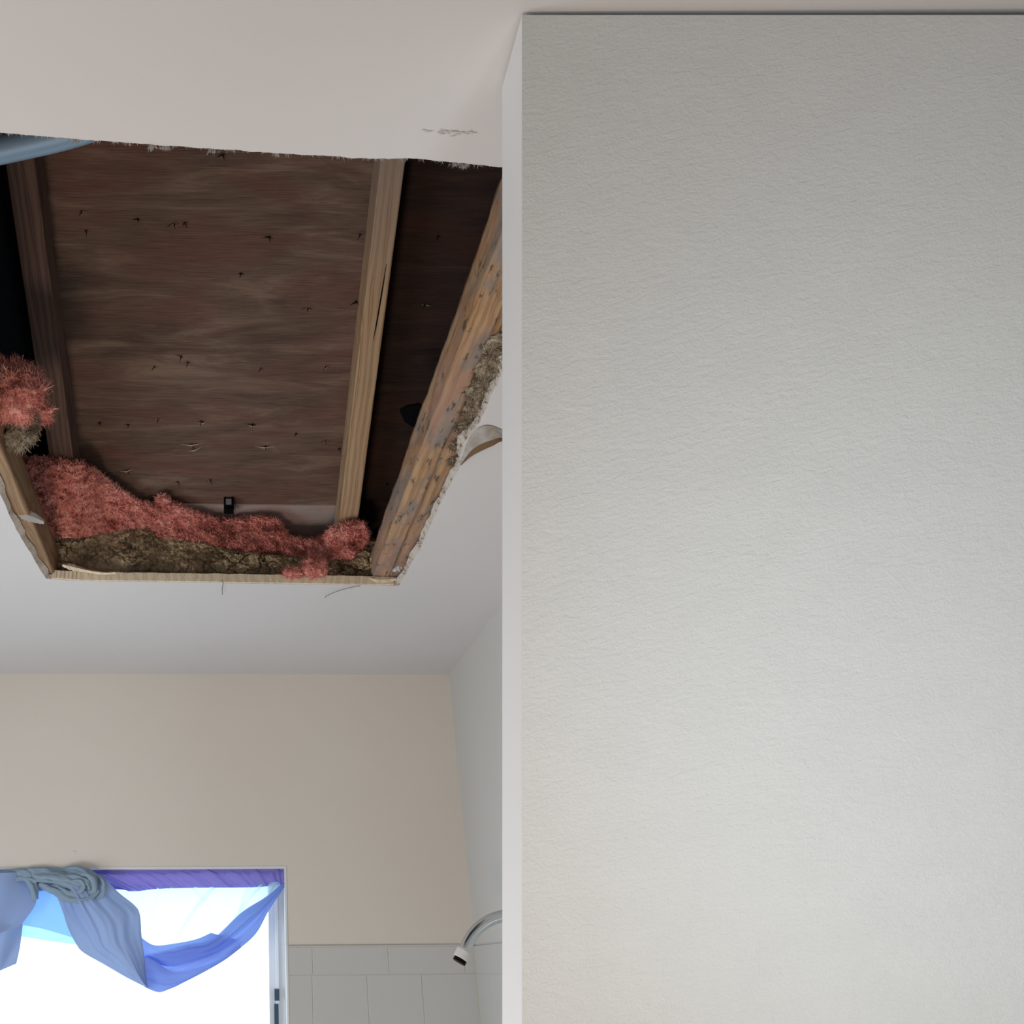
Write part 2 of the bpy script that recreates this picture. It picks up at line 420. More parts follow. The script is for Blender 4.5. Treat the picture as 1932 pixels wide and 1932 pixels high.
# ------------------------------------------------------------------ window
win = empty('window_1', (-.3, BACK+.1, WZ0)); props(win, kind='structure')
FY0, FY1 = BACK+.085, BACK+.125
def px_x(u, v, y): return ony(u, v, y).x
fx = .143
outer_f = join([box(WX0, WX0+.05, FY0, FY1, WZ0, WZ1), box(fx, WX1, FY0, FY1, WZ0, WZ1), box(WX0+.05, fx, FY0, FY1, WZ1-.05, WZ1), box(WX0+.05, fx, FY0, FY1, WZ0, WZ0+.05)])
o = mesh_obj('window_frame', *outer_f, M['vinyl'], parent=win)
o = mesh_obj('sash_stop', *box(fx+.020, fx+.030, FY0-.012, FY0, WZ0, WZ1), M['vinyl'], parent=win); bevel(o)
o = mesh_obj('window_jamb', *join([box(WX1-.006, WX1, BACK-.002, FY0, WZ0, WZ1), box(WX0, WX1-.006, BACK-.002, FY0, WZ1-.006, WZ1)]), M['white'], parent=win)
mesh_obj('pane', *box(WX0+.05, fx, FY0+.018, FY0+.022, WZ0+.05, WZ1-.05), M['glass'], parent=win)
a = ony(518, 1866, FY0-.012); b = ony(527, 1888, FY0-.012)
M['latch'] = mat('dark_latch', (.05, .09, .13), .5)
lt = mesh_obj('latch', *box(a.x, b.x, FY0-.017, FY0-.001, b.z, a.z), M['latch'], parent=win)
a = ony(517.5, 1894, FY0-.012); b = ony(526, 1945, FY0-.012)
mesh_obj('latch', *box(a.x, b.x, FY0-.015, FY0-.001, b.z, a.z), M['latch'], parent=win)

# ------------------------------------------------------------------ curtain
cur = empty('window_curtain', (-.25, BACK+.04, .0))
props(cur, 'lilac and blue curtain knotted into a swag across the top of the window', 'curtain')
rodpts = [(WX0, BACK+.045, .277), (WX1-.006, BACK+.045, .277)]
mesh_obj('curtain_rod', *tube(rodpts, .006, 10), M['plastic'], parent=cur)
def sheet(name, A, B, mt, nu=90, nv=40, depth=3.23, fold=None, parent=cur, dA=None, dB=None):
    """surface between two edge lines (measured points), standing at real depths with folds"""
    V, F = [], []
    for i in range(nu+1):
        s = i/nu; a = cr(A, s); b = cr(B, s)
        for j in range(nv+1):
            t = j/nv; u = a[0]+(b[0]-a[0])*t; v2 = a[1]+(b[1]-a[1])*t
            d = (a[2] if len(a) > 2 else depth)*(1-t)+(b[2] if len(b) > 2 else depth)*t
            if fold: d += fold(s, t)
            V.append(ony(u, v2, d))
    for i in range(nu):
        for j in range(nv):
            k = i*(nv+1)+j; F.append((k, k+nv+1, k+nv+2, k+1))
    return mesh_obj(name, V, F, mt, parent=parent, smooth=True)
def nz(x, y, z=0): return noise.noise(Vector((x, y, z)))
# rod pocket, gathered
def f_head(s, t):
    g = nz(s*34, .3+t*.15, 3)*.016*(.30+1.5*max(0, s-.55)) + nz(s*80, t*.25, 5)*.007
    return g - .010*math.sin(math.pi*t)
sheet('rod_pocket', [(-60, 1644, 3.235), (150, 1644, 3.235), (330, 1641, 3.235), (540, 1639, 3.235)],
      [(-60, 1684, 3.235), (205, 1678, 3.235), (250, 1682, 3.235), (300, 1677, 3.235), (380, 1675, 3.235), (480, 1674, 3.235), (539, 1668, 3.235)], M['c_purple'], 240, 16, fold=f_head)
mesh_obj('rod_ruffle', *join([box(-.80, WX1-.008, 3.231, 3.237, .283, .296)]), M['c_purple'], parent=cur)
def f_sheer(s, t):
    k = 0
    for (s0, sl, wd, am) in ((.62, -.35, .012, .014), (.80, -.04, .010, .016), (.86, -.16, .010, .016), (.93, -.02, .008, .012), (.52, .25, .012, .007), (.33, -.2, .012, .006)): k += am*math.exp(-((s-s0-sl*t)/wd)**2)*(1-t*.75)
    return nz(s*7, t*1.3, 1)*.016*(1-.4*t) - k
sheet('sheer_panel', [(190, 1668, 3.240), (300, 1673, 3.240), (420, 1671, 3.240), (539, 1662, 3.240)],
      [(255, 1775, 3.235), (300, 1806, 3.228), (350, 1806, 3.226), (400, 1795, 3.226), (450, 1760, 3.228), (539, 1666, 3.235)], M['c_sheer'], 160, 50, fold=f_sheer)
# swag: a crescent of three lapped folds
def f_sw(s, t):
    e = math.sin(math.pi*min(max(s, 0), 1))**.6
    return -e*.020*math.sin(math.pi*t) + e*.010*math.sin(t*11+s*5) + .003*nz(s*6, t*10, 4)
sheet('swag', [(541, 1661, 3.226), (500, 1693, 3.215), (455, 1722, 3.205), (398, 1774, 3.20), (350, 1786, 3.20), (310, 1796, 3.20), (262, 1806, 3.20)],
      [(541, 1668, 3.226), (509, 1715, 3.215), (480, 1765, 3.205), (430, 1805, 3.20), (380, 1834, 3.20), (312, 1868, 3.20), (262, 1850, 3.20)], M['c_swag'], 110, 60, fold=f_sw)
def f_sw2(s, t): return -.008*math.sin(math.pi*t)+.003*nz(s*5, t*6, 9)
sheet('swag_fold', [(262, 1765, 3.205), (290, 1783, 3.20), (330, 1780, 3.20), (370, 1772, 3.20), (398, 1760, 3.205)],
      [(268, 1812, 3.195), (310, 1822, 3.19), (350, 1822, 3.19), (400, 1805, 3.19), (455, 1775, 3.195)], M['c_swag'], 70, 24, fold=f_sw2)
sheet('swag_lower_fold', [(262, 1800, 3.18), (290, 1812, 3.175), (330, 1834, 3.17), (380, 1824, 3.172), (420, 1806, 3.175), (452, 1780, 3.18)],
      [(272, 1862, 3.175), (298, 1872, 3.17), (320, 1866, 3.17), (370, 1842, 3.17), (420, 1814, 3.172), (455, 1788, 3.18)], M['c_swag'], 70, 24, fold=f_sw2)
# light blue panel seen between the drapes, with its hem
def f_bk(s, t): return .008*nz(s*4, t*3, 2)
sheet('back_panel', [(62, 1660, 3.236), (100, 1672, 3.236), (160, 1690, 3.236)], [(20, 1742, 3.236), (80, 1752, 3.236), (160, 1776, 3.236)], M['c_back'], 40, 30, fold=f_bk)
sheet('panel_hem', [(-40, 1736, 3.234), (30, 1743, 3.234), (80, 1751, 3.234), (170, 1778, 3.234)], [(-40, 1757, 3.234), (40, 1767, 3.234), (90, 1775, 3.234), (170, 1786, 3.234)], M['c_hem'], 40, 8)
# main drape falling from the knot
def f_dr(s, t):
    e = math.sin(math.pi*t)
    k = -.016*math.exp(-((t-.36+.10*s)/.045)**2)*min(1, s*4)*(1.1-s) + .014*math.exp(-((t-.22-.05*s)/.05)**2)*(1-s) - .012*math.exp(-((t-.72)/.06)**2)*(1-s)
    return -.030*e + k + .013*math.cos(t*8.5-s*2.2)*(1-.5*s)*e + .005*nz(s*5, t*12, 6)
sheet('drape', [(99, 1676, 3.19), (108, 1694, 3.19), (119, 1722, 3.19), (128, 1750, 3.185), (143, 1780, 3.18), (157, 1797, 3.175), (195, 1819, 3.17), (240, 1845, 3.17), (278, 1864, 3.17)],
      [(176, 1644, 3.19), (200, 1660, 3.19), (224, 1684, 3.19), (254, 1708, 3.19), (264, 1726, 3.185), (267, 1765, 3.18), (271, 1795, 3.17), (275, 1835, 3.17), (279, 1866, 3.17)], M['c_drape'], 110, 60, fold=f_dr)
def f_ld(s, t): return -.02*math.sin(math.pi*t)+.010*math.sin(t*7+s*4)
sheet('left_drape', [(-70, 1650, 3.195), (-75, 1690, 3.19), (-60, 1730, 3.185), (-20, 1765, 3.18)],
      [(50, 1645, 3.195), (62, 1678, 3.19), (67, 1706, 3.185), (36, 1750, 3.18)], M['c_drape'], 60, 40, fold=f_ld)
sheet('left_tail', [(-30, 1745, 3.2), (-30, 1800, 3.2), (-20, 1840, 3.2)], [(43, 1744, 3.2), (38, 1785, 3.2), (31, 1818, 3.2)], M['c_drape'], 30, 16, fold=f_ld)
# knot: overlapping twisted rolls of cloth
def roll(name, pts, rad, seed, mt):
    P = []; n = 46
    for i in range(n+1):
        q = cr(pts, i/n); P.append(ony(q[0], q[1], q[2]))
    V, F = [], []; K = 26; a = Vector((0, 1, 0))
    for i, p in enumerate(P):
        t = (P[min(i+1, n)]-P[max(i-1, 0)]).normalized(); a = (a-t*a.dot(t)).normalized(); b = t.cross(a)
        e = rad*(.45+.55*math.sin(math.pi*min(1, max(0, .06+i/n*.9)))**.5)
        for k in range(K):
            q = 2*math.pi*k/K; rr = e*(1+.20*math.sin(3*q+i*.16+seed)+.30*nz(math.cos(q)*1.6+seed, math.sin(q)*1.6, i*.11)-.42*abs(nz(math.cos(q)*3.2+seed, math.sin(q)*3.2, i*.14)))
            V.append(p+(a*math.cos(q)+b*math.sin(q))*rr)
    for i in range(n):
        for k in range(K): F.append((i*K+k, i*K+(k+1) % K, (i+1)*K+(k+1) % K, (i+1)*K+k))
    return mesh_obj(name, V, F, mt, parent=cur, smooth=True)
roll('knot_fold', [(48, 1650, 3.20), (80, 1652, 3.185), (115, 1658, 3.17), (150, 1670, 3.165), (172, 1682, 3.175)], .021, 1, M['c_knot'])
roll('knot_fold', [(75, 1668, 3.20), (105, 1676, 3.18), (130, 1690, 3.165), (158, 1690, 3.165), (180, 1672, 3.175)], .017, 4, M['c_knot'])
roll('knot_fold', [(120, 1646, 3.19), (152, 1648, 3.17), (175, 1660, 3.16), (176, 1680, 3.165), (160, 1694, 3.175)], .018, 8, M['c_knot'])
roll('knot_fold', [(20, 1650, 3.20), (48, 1652, 3.19), (62, 1672, 3.185), (66, 1698, 3.19)], .016, 12, M['c_knot'])
roll('knot_fold', [(-40, 1652, 3.20), (0, 1650, 3.195), (40, 1648, 3.195), (90, 1645, 3.19), (140, 1642, 3.19)], .013, 17, M['c_knot'])

for k, (pp, rd) in enumerate((([(60, 1660, 3.18), (95, 1662, 3.165), (128, 1668, 3.155), (152, 1680, 3.155)], .008), ([(100, 1652, 3.17), (135, 1655, 3.155), (162, 1664, 3.148), (170, 1678, 3.15)], .008),
        ([(88, 1674, 3.17), (112, 1684, 3.158), (140, 1697, 3.155), (166, 1696, 3.155), (186, 1680, 3.16)], .009), ([(130, 1662, 3.155), (150, 1662, 3.145), (158, 1672, 3.145), (148, 1682, 3.15), (134, 1680, 3.155)], .007),
        ([(28, 1660, 3.185), (50, 1658, 3.18), (70, 1664, 3.175)], .007), ([(186, 1652, 3.17), (196, 1668, 3.165), (192, 1688, 3.168), (176, 1702, 3.17)], .008))):
    roll('knot_fold', pp, rd, 20+3*k, M['c_knot'])

# ------------------------------------------------------------------ shower arm
sh = empty('shower_arm', (.77, 2.6, .13)); props(sh, 'chrome shower arm curving out of the side wall above the tiles, without a head', 'shower arm')
pp = [(876, 1793), (884, 1776), (896, 1758), (912, 1744), (930, 1734), (955, 1727), (985, 1726), (1012, 1727)]
P = [tuple(ony(u, v, 2.6)) for u, v in pp]
path = [cr(P, i/40) for i in range(41)]
mesh_obj('pipe', *tube(path, .0145, 20), M['chrome'], parent=sh, smooth=True)
e0, e1 = Vector(path[0]), Vector(path[1]); dv = (e0-e1).normalized()
mesh_obj('collar', *tube([e0-dv*.004, e0+dv*.002, e0+dv*.020, e0+dv*.022], [.0150, .0185, .0185, .0170], 20), M['plastic'], parent=sh)
th = []; rr = []
for k in range(13): th.append(e0+dv*(.022+k*.0008)); rr.append(.0165 if k % 2 else .0150)
mesh_obj('threaded_end', *tube(th, rr, 20), M['nail'], parent=sh)
mesh_obj('wall_flange', *tube([(RIGHT, 2.6, path[-1][2]), (RIGHT-.006, 2.6, path[-1][2]), (RIGHT-.012, 2.6, path[-1][2])], [.034, .032, .016], 28), M['chrome'], parent=sh)

# ------------------------------------------------------------------ attic: sheathing, rafters, joists
def sloped(x0, x1, y0, y1, c0, c1):                          # bar following the roof slope between two parallel planes
    V = [(x, y, c-TS*y) for x in (x0, x1) for y in (y0, y1) for c in (c0, c1)]
    return V, [(0, 1, 3, 2), (4, 6, 7, 5), (0, 4, 5, 1), (2, 3, 7, 6), (0, 2, 6, 4), (1, 5, 7, 3)]
SEAM = 2.362
ply1 = mesh_obj('roof_sheathing', *sloped(-.42, .325, -1.2, SEAM-.002, DECK, DECK+.016), M['ply'])
props(ply1, 'large weathered plywood roof sheet seen through the ceiling hole, nails poking through', 'plywood')
ply2 = mesh_obj('roof_sheathing', *sloped(-.42, .325, SEAM+.002, 2.80, DECK, DECK+.016), M['ply_pale'])
props(ply2, 'pale lower plywood strip below the seam, just above the pink insulation', 'plywood')
ply3 = mesh_obj('roof_sheathing', *sloped(.325, 1.6, -1.2, 2.80, DECK, DECK+.016), M['ply_shade'])
props(ply3, 'plywood with shade painted into its colour, between the bright rafter and mouldy joist', 'plywood')
ply4 = mesh_obj('attic_void_sheet', *sloped(-1.75, -.42, -1.2, 2.80, DECK, DECK+.016), M['felt'])  # near-black sheet added where the attic bay is only dark
props(ply4, 'near-black sheet standing in for the unlit attic void left of the brown rafter', 'dark sheet')
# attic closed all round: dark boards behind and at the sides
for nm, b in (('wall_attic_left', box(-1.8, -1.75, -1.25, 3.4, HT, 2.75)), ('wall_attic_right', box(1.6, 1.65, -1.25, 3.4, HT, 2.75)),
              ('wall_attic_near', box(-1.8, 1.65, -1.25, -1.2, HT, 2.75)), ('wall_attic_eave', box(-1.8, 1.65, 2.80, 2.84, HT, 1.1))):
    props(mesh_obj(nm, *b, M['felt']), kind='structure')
r1 = mesh_obj('rafter', *sloped(.300, .350, -1.2, 2.62, RAF, DECK-.001), M['rafter']); bevel(r1, .003)
props(r1, 'bright pine rafter with a long drying crack, right of the big plywood sheet', 'rafter')
# paler metal-edged left face of the bright rafter
V, F = [], []
n = 40
for i in range(n):
    y = 1.9+.5*i/(n-1)
# drying crack in the rafter underside
pts = [(729, 498), (724, 530), (719, 560), (714, 590), (709, 618), (704, 642)]
P = [onroof(u, v, RAF-.0008) for u, v in pts]; V = []; F = []
for i, p in enumerate(P):
    wd = .0016*math.sin(math.pi*(i+.5)/len(P)); V += [p+Vector((-wd, 0, 0)), p+Vector((wd, 0, 0)), p+Vector((0, 0, .004))]
for i in range(len(P)-1):
    a = i*3; F += [(a, a+1, a+4, a+3), (a+1, a+2, a+5, a+4), (a+2, a, a+3, a+5)]
mesh_obj('drying_crack', V, F, M['dark'], parent=r1)
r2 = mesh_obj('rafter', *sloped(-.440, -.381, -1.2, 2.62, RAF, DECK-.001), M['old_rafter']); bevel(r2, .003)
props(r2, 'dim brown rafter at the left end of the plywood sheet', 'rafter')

def rough_bar(name, x0, x1, y0, y1, z0, z1, mt, amp, seed, ny=260):
    """timber with eroded faces and arrises"""
    prof = []
    K = 8
    for k in range(K): prof.append((x0+(x1-x0)*k/K, z0))
    for k in range(K): prof.append((x1, z0+(z1-z0)*k/K))
    for k in range(K): prof.append((x1-(x1-x0)*k/K, z1))
    for k in range(K): prof.append((x0, z1-(z1-z0)*k/K))
    V, F = [], []; n = len(prof); cx, cz = (x0+x1)/2, (z0+z1)/2
    for j in range(ny+1):
        y = y0+(y1-y0)*j/ny
        for (x, z) in prof:
            s = noise.fractal(Vector((x*34+seed, y*7, z*34)), .9, 2.2, 5)*amp + noise.noise(Vector((x*150, y*30, z*150)))*amp*.35
            d = Vector((x-cx, 0, z-cz)).normalized(); V.append((x+d.x*s, y, z+d.z*s))
    for j in range(ny):
        for k in range(n): F.append((j*n+k, j*n+(k+1) % n, (j+1)*n+(k+1) % n, (j+1)*n+k))
    F.append(tuple(range(n))); F.append(tuple(range(ny*n, (ny+1)*n))[::-1])
    return mesh_obj(name, V, F, mt, smooth=True)
j1 = rough_bar('ceiling_joist', .388, .432, .2, 3.15, HT+.006, HT+.082, M['joist'], .0045, 3, 520)
props(j1, 'mouldy water-stained pine joist along the right edge of the hole', 'joist')
j1b = rough_bar('ceiling_joist', .431, .49, .2, 3.15, HT+.010, HT+.078, M['joist'], .005, 9, 400)
props(j1b, 'second stained timber doubled behind the mouldy joist, above the torn drywall', 'joist')
j2 = rough_bar('ceiling_joist', -.52, -.443, .2, 3.15, HT+.003, HT+.080, M['left_joist'], .0022, 5, 300)
props(j2, 'tan pine joist along the left edge of the hole', 'joist')
# pale nailer at the far edge
nl = rough_bar('nailer_strip', -.44, .44, 2.357, 2.395, HT+.001, HT+.013, M['nailer'], .0012, 7, 10)
bpy.data.objects.remove(nl)
nl = mesh_obj('nailer_strip', *join([box(-.447+.01*k, -.447+.01*(k+1), lin([(-.463, 2.327), (-.378, 2.341), (-.008, 2.350), (.2, 2.357), (.458, 2.363)], -.442+.01*k)-.006, 2.40, H+.0012, HT+.0105+.0022*nz(k*.3, 2)) for k in range(89)]), M['nailer'])
props(nl, 'pale cream wooden strip along the far edge of the hole', 'wood strip')
# long cream splinter lifted from the strip, and an oval chip at its right end
def sliver(name, pts, wds, thick, mt, label, cat, y, parent=None):
    V, F = [], []; n = 24
    for i in range(n+1):
        q = cr(pts, i/n); wd = cr([(a,) for a in wds], i/n)[0]; p = ony(q[0], q[1], y)
        wd *= 1+.25*nz(i*.9, len(pts), 1)
        for dx, dz in ((0, wd/2), (-thick, 0), (0, -wd/2), (thick, 0)): V.append(p+Vector((0, dx, dz)))
    for i in range(n):
        for k in range(4): F.append((i*4+k, i*4+(k+1) % 4, i*4+4+(k+1) % 4, i*4+4+k))
    F += [(0, 1, 2, 3), (n*4+3, n*4+2, n*4+1, n*4)]
    o = mesh_obj(name, V, F, mt, parent=parent)
    if label: props(o, label, cat)
    return o
sliver('wood_splinter', [(118, 1066), (135, 1070), (160, 1076), (190, 1081), (218, 1082)], (.008, .018, .011, .009, .003), .004, M['nailer'],
       'cream splinter of wood lying on the left part of the pale strip', 'splinter', 2.318)
sliver('wood_chip', [(697, 1091), (712, 1094), (730, 1094), (748, 1092)], (.004, .017, .018, .008), .003, M['nailer'],
       'oval cream chip at the right end of the pale strip', 'wood chip', 2.345)
sliver('torn_paper', [(26, 962), (45, 970), (65, 977), (83, 985)], (.006, .027, .024, .011), .002, M['paper_white'],
       'white strip of torn drywall paper sticking out over the left joist', 'paper scrap', 1.98)
# crumb of filler at the right corner
bm = bmesh.new(); bmesh.ops.create_icosphere(bm, subdivisions=4, radius=.014)
for v in bm.verts: v.co += v.co.normalized()*.007*noise.noise(v.co*120+Vector((3, 1, 2))); v.co.z *= .9
for v in bm.verts: v.co += Vector(ony(750, 1069, 2.30))+O
me = bpy.data.meshes.new('filler_lump'); bm.to_mesh(me); bm.free(); me.materials.append(M['paper_white'])
for p in me.polygons: p.use_smooth = True
o = bpy.data.objects.new('filler_lump', me); col.objects.link(o); props(o, 'pale lump of filler in the far right corner of the hole', 'filler lump')

# nails through the sheathing
def nail_mesh():
    bm = bmesh.new()
    bmesh.ops.create_cone(bm, cap_ends=True, segments=7, radius1=.0018, radius2=.0003, depth=.015, matrix=Matrix.Translation((0, 0, -.0075)) @ Matrix.Rotation(math.pi, 4, 'X'))
    me = bpy.data.meshes.new('nail'); bm.to_mesh(me); bm.free(); me.materials.append(M['nail']); return me
def chip_mesh(seed, mt):
    r = random.Random(seed); V, F = [], []
    for k in range(5):
        a = r.uniform(0, 6.28) if k > 1 else (0 if k else math.pi); L = r.uniform(.004, .010)*(1.5 if k < 2 else .7); wd = r.uniform(.001, .0022)
        d = Vector((math.cos(a), math.sin(a), 0)); s = Vector((-d.y, d.x, 0)); n = len(V)
        V += [s*wd, -s*wd, d*L+Vector((0, 0, -r.uniform(.0015, .005))), Vector((0, 0, -.002))+d*.002]
        F += [(n, n+1, n+2), (n, n+2, n+3), (n+1, n+3, n+2), (n, n+3, n+1)]
    me = bpy.data.meshes.new('splinter'); me.from_pydata([tuple(v) for v in V], [], F); me.materials.append(mt); return me
NM = nail_mesh(); CM = [chip_mesh(i, M['nail'] if i < 3 else M['splinter']) for i in range(5)]
nails = [(155, 398), (163, 434), (260, 414), (329, 422), (348, 420), (420, 292), (292, 691), (355, 683), (342, 672), (493, 695), (455, 516), (508, 447),
         (580, 583), (680, 442), (671, 570), (615, 692), (188, 797), (242, 801), (298, 790), (380, 794), (477, 801), (364, 839), (240, 886),
         (335, 908), (396, 905), (501, 841), (559, 818), (614, 831), (640, 846), (826, 446), (802, 574), (730, 912)]
for i, (u, v) in enumerate(nails):
    p = onroof(u, v, DECK)+O; par = ply3 if u > 720 else ply1
    o = bpy.data.objects.new('nail', NM); col.objects.link(o); o.parent = par; o.location = p-wl[par.name]
    o.rotation_euler = (-ROT+rnd.uniform(-.25, .25), rnd.uniform(-.3, .3), rnd.uniform(0, 6)); wl[o.name] = p
    for mm in ((CM[i % 3],) if i % 3 else (CM[i % 3], CM[3+i % 2])):
        c = bpy.data.objects.new('splinter', mm); col.objects.link(c); c.parent = o; s = rnd.uniform(.8, 1.4); c.scale = (s, s, s)
        c.rotation_euler = (0, 0, -o.rotation_euler.z+rnd.uniform(-.2, .2))
# long raised splinters of ply
def strip3(a, b, wd, drop):
    A, B = onroof(*a, DECK), onroof(*b, DECK); mid = (A+B)/2+Vector((0, 0, -drop)); s = Vector((0, wd, -wd*TS))
    return [A, B, mid+s, mid-s, mid+Vector((0, 0, .003))], [(0, 3, 2), (3, 1, 2), (0, 2, 4), (2, 1, 4), (1, 3, 4), (3, 0, 4)]
for a, b in (((340, 838), (383, 836)), ((352, 851), (382, 842)), ((225, 889), (252, 884)), ((480, 842), (520, 841)), ((375, 797), (390, 795)), ((468, 802), (486, 801))):
    mesh_obj('raised_grain', *strip3(a, b, .0022, .006), M['splinter'], parent=ply1)
# clip between the two sheets
cp = onroof(432, 946, DECK)
cl = empty('sheathing_clip', cp); props(cl, 'small galvanised clip holding the seam between the plywood sheets', 'metal clip')
x, y, z = cp
mesh_obj('clip_face', *box(x-.0085, x+.0065, y-.020, y-.017, z-.018, z-.002), M['steel'], parent=cl)
mesh_obj('clip_body', *join([box(x-.014, x-.0085, y-.018, y+.014, z-.022, z+.004), box(x+.0065, x+.013, y-.018, y+.014, z-.022, z+.004), box(x-.014, x+.013, y-.016, y+.016, z-.030, z-.019)]), M['dark'], parent=cl)
mesh_obj('clip_hook', *tube([(x+.014, y, z-.014), (x+.016, y, z-.024), (x+.018, y, z-.038)], .0018, 8), M['steel'], parent=cl)
# duct in the left near corner of the attic
P = [onz(u, v, 1.055) for u, v in ((-140, 297), (-40, 287), (40, 271), (120, 252), (190, 229), (300, 180))]
path = [cr([tuple(p) for p in P], i/60) for i in range(61)]
dd = mesh_obj('conduit', *tube(path, .022, 24), M['duct'], smooth=True)
props(dd, 'blue-grey round conduit crossing the near left corner of the hole', 'conduit')
# scrap of black felt hanging by the mouldy joist
P = [(754, 776), (768, 768), (792, 764), (800, 775), (792, 800), (779, 806), (764, 797)]
pv = [onz(u, v, 1.115) for u, v in P]
V = pv+[p+Vector((0, 0, .006)) for p in pv]; nP = len(P)
F = [tuple(range(nP)), tuple(range(nP, 2*nP))[::-1]]+[(k, (k+1) % nP, nP+(k+1) % nP, nP+k) for k in range(nP)]
props(mesh_obj('felt_scrap', V, F, M['dark']), 'black scrap of felt sticking out from behind the mouldy joist', 'felt scrap')

# ------------------------------------------------------------------ insulation
def ribbons(centers, n, size, wd, seed, up=.5):
    """many little curled fibres, as ribbon triangles"""
    r = random.Random(seed); V, F = [], []
    for _ in range(n):
        p, nr = centers[r.randrange(len(centers))]
        p = Vector(p); d = Vector((r.gauss(0, 1), r.gauss(0, 1), r.gauss(0, 1))).normalized()
        d = (d+nr*up).normalized(); s = d.orthogonal().normalized(); L = size*r.uniform(.4, 1.3)
        bend = Vector((r.gauss(0, 1), r.gauss(0, 1), r.gauss(0, 1)))*.7; k0 = len(V); q = p.copy(); w0 = wd*r.uniform(.5, 1.4)
        for j in range(4):
            ww = w0*(1-j/3.6); V += [q+s*ww, q-s*ww]; d = (d+bend*.5).normalized(); q = q+d*(L/3)
        for j in range(3): a = k0+2*j; F.append((a, a+1, a+3, a+2))
    return V, F
def heap(name, us, topf, botf, nu, nv, depthf, disp, mt, fib, size, wd, seed, label, cat, back=.10, up=.5, fmat=None):
    V, F, C = [], [], []
    for i in range(nu+1):
        u = us[0]+(us[1]-us[0])*i/nu; t0, b0 = topf(u), botf(u)
        for j in range(nv+1):
            t = j/nv; v = t0+(b0-t0)*t; p = depthf(u, v, t)
            dirn = -p.normalized()
            bul = math.sin(math.pi*min(1, t*1.0))*.01
            q = p+dirn*(disp(p)+bul)
            if t < .25: q = q+Vector((0, 1, .0))*((.25-t)/.25)**2*back*.35
            V.append(q); C.append((q, dirn))
    for i in range(nu):
        for j in range(nv):
            k = i*(nv+1)+j; F.append((k, k+nv+1, k+nv+2, k+1))
    # roof of the heap going back
    n0 = len(V)
    for i in range(nu+1):
        a = V[i*(nv+1)]; V.append(a+Vector((0, back, -.03)))
    for i in range(nu): F.append((i*(nv+1), n0+i, n0+i+1, (i+1)*(nv+1)))
    rv, rf = ribbons(C, fib, size, wd, seed, up); n = len(V)
    V = V+rv; F2 = [tuple(a+n for a in f) for f in rf]
    o = mesh_obj(name, V, F+F2, mt, smooth=True); props(o, label, cat, kind='stuff'); return o
pink_top = [(30, 846), (60, 845), (100, 850), (150, 857), (180, 872), (200, 890), (225, 908), (245, 922), (270, 938), (290, 940), (299, 920), (312, 920), (325, 935), (345, 944),
            (380, 958), (410, 968), (440, 968), (470, 964), (500, 962), (525, 968), (538, 985), (545, 1002), (580, 1010), (612, 1000), (625, 984), (645, 976), (670, 972), (688, 974), (694, 992)]
pink_bot = [(30, 1000), (100, 1002), (160, 1000), (205, 992), (250, 980), (290, 996), (340, 1006), (380, 1006), (420, 1020), (455, 1028), (500, 1028), (520, 1030), (535, 1034), (560, 1040), (600, 1052), (640, 1042), (670, 1030), (694, 1010)]
def depth_pink(u, v, t):
    base = ony(u, v, 2.395)
    rk = max(0, 1-max(0, u-150)/45) if u < 400 else max(0, 1-max(0, 622-u)/25, 0)
    lim = onroof(u, v, DECK-.035-.088*min(1, rk))
    k = base.length if base.length < lim.length else lim.length
    return ray(u, v).normalized()*(k-.004)
def dp(p):
    vd = noise.voronoi(p*42)[0]; return (.018*noise.fractal(p*16, .9, 2.0, 3)+.011*min(1, (vd[1]-vd[0])/.35)+.016*noise.fractal(p*52, .8, 2.1, 4)+.006*noise.noise(p*170))-.010
heap('pink_insulation', (34, 696), lambda u: lin(pink_top, u)+2, lambda u: lin(pink_bot, u)+14, 640, 90, depth_pink, dp, M['pink'], 42000, .0115, .0013, 5,
     'pink glass wool insulation heaped along the far edge of the hole', 'insulation')
brown_top = [(90, 985), (120, 975), (160, 985), (205, 985), (235, 972), (265, 978), (300, 998), (360, 1006), (420, 1020), (455, 1030), (540, 1040), (600, 1045), (680, 1030), (705, 1003), (722, 1008)]
def depth_brown(u, v, t):
    y = 2.372+.02*(1-t); return ony(u, v, y)
def dbr(p):
    q = p+noise.noise_vector(p*24)*.022+noise.noise_vector(p*90)*.006
    vd = noise.voronoi(Vector((q.x*17, q.y*17, q.z*30)))[0]
    vd2 = noise.voronoi(q*75)[0]
    cz = noise.noise(p*7+Vector((5, 0, 0))); return .022*noise.fractal(p*11, .9, 2.0, 3)+(.020*min(1, max(0, cz*3+.5))+.002)*min(1, (vd[1]-vd[0])/.12)-.016+.004*min(1, (vd2[1]-vd2[0])/.4)+.008*noise.fractal(p*90, .8, 2, 3)+.003*noise.noise(p*190)+.003*noise.noise(p*400)
heap('brown_debris', (88, 724), lambda u: lin(brown_top, u), lambda u: 1092, 640, 76, depth_brown, dbr, M['brown'], 42000, .0045, .0009, 9,
     'brown dusty loose-fill lumps below the pink wool on the pale strip', 'debris')

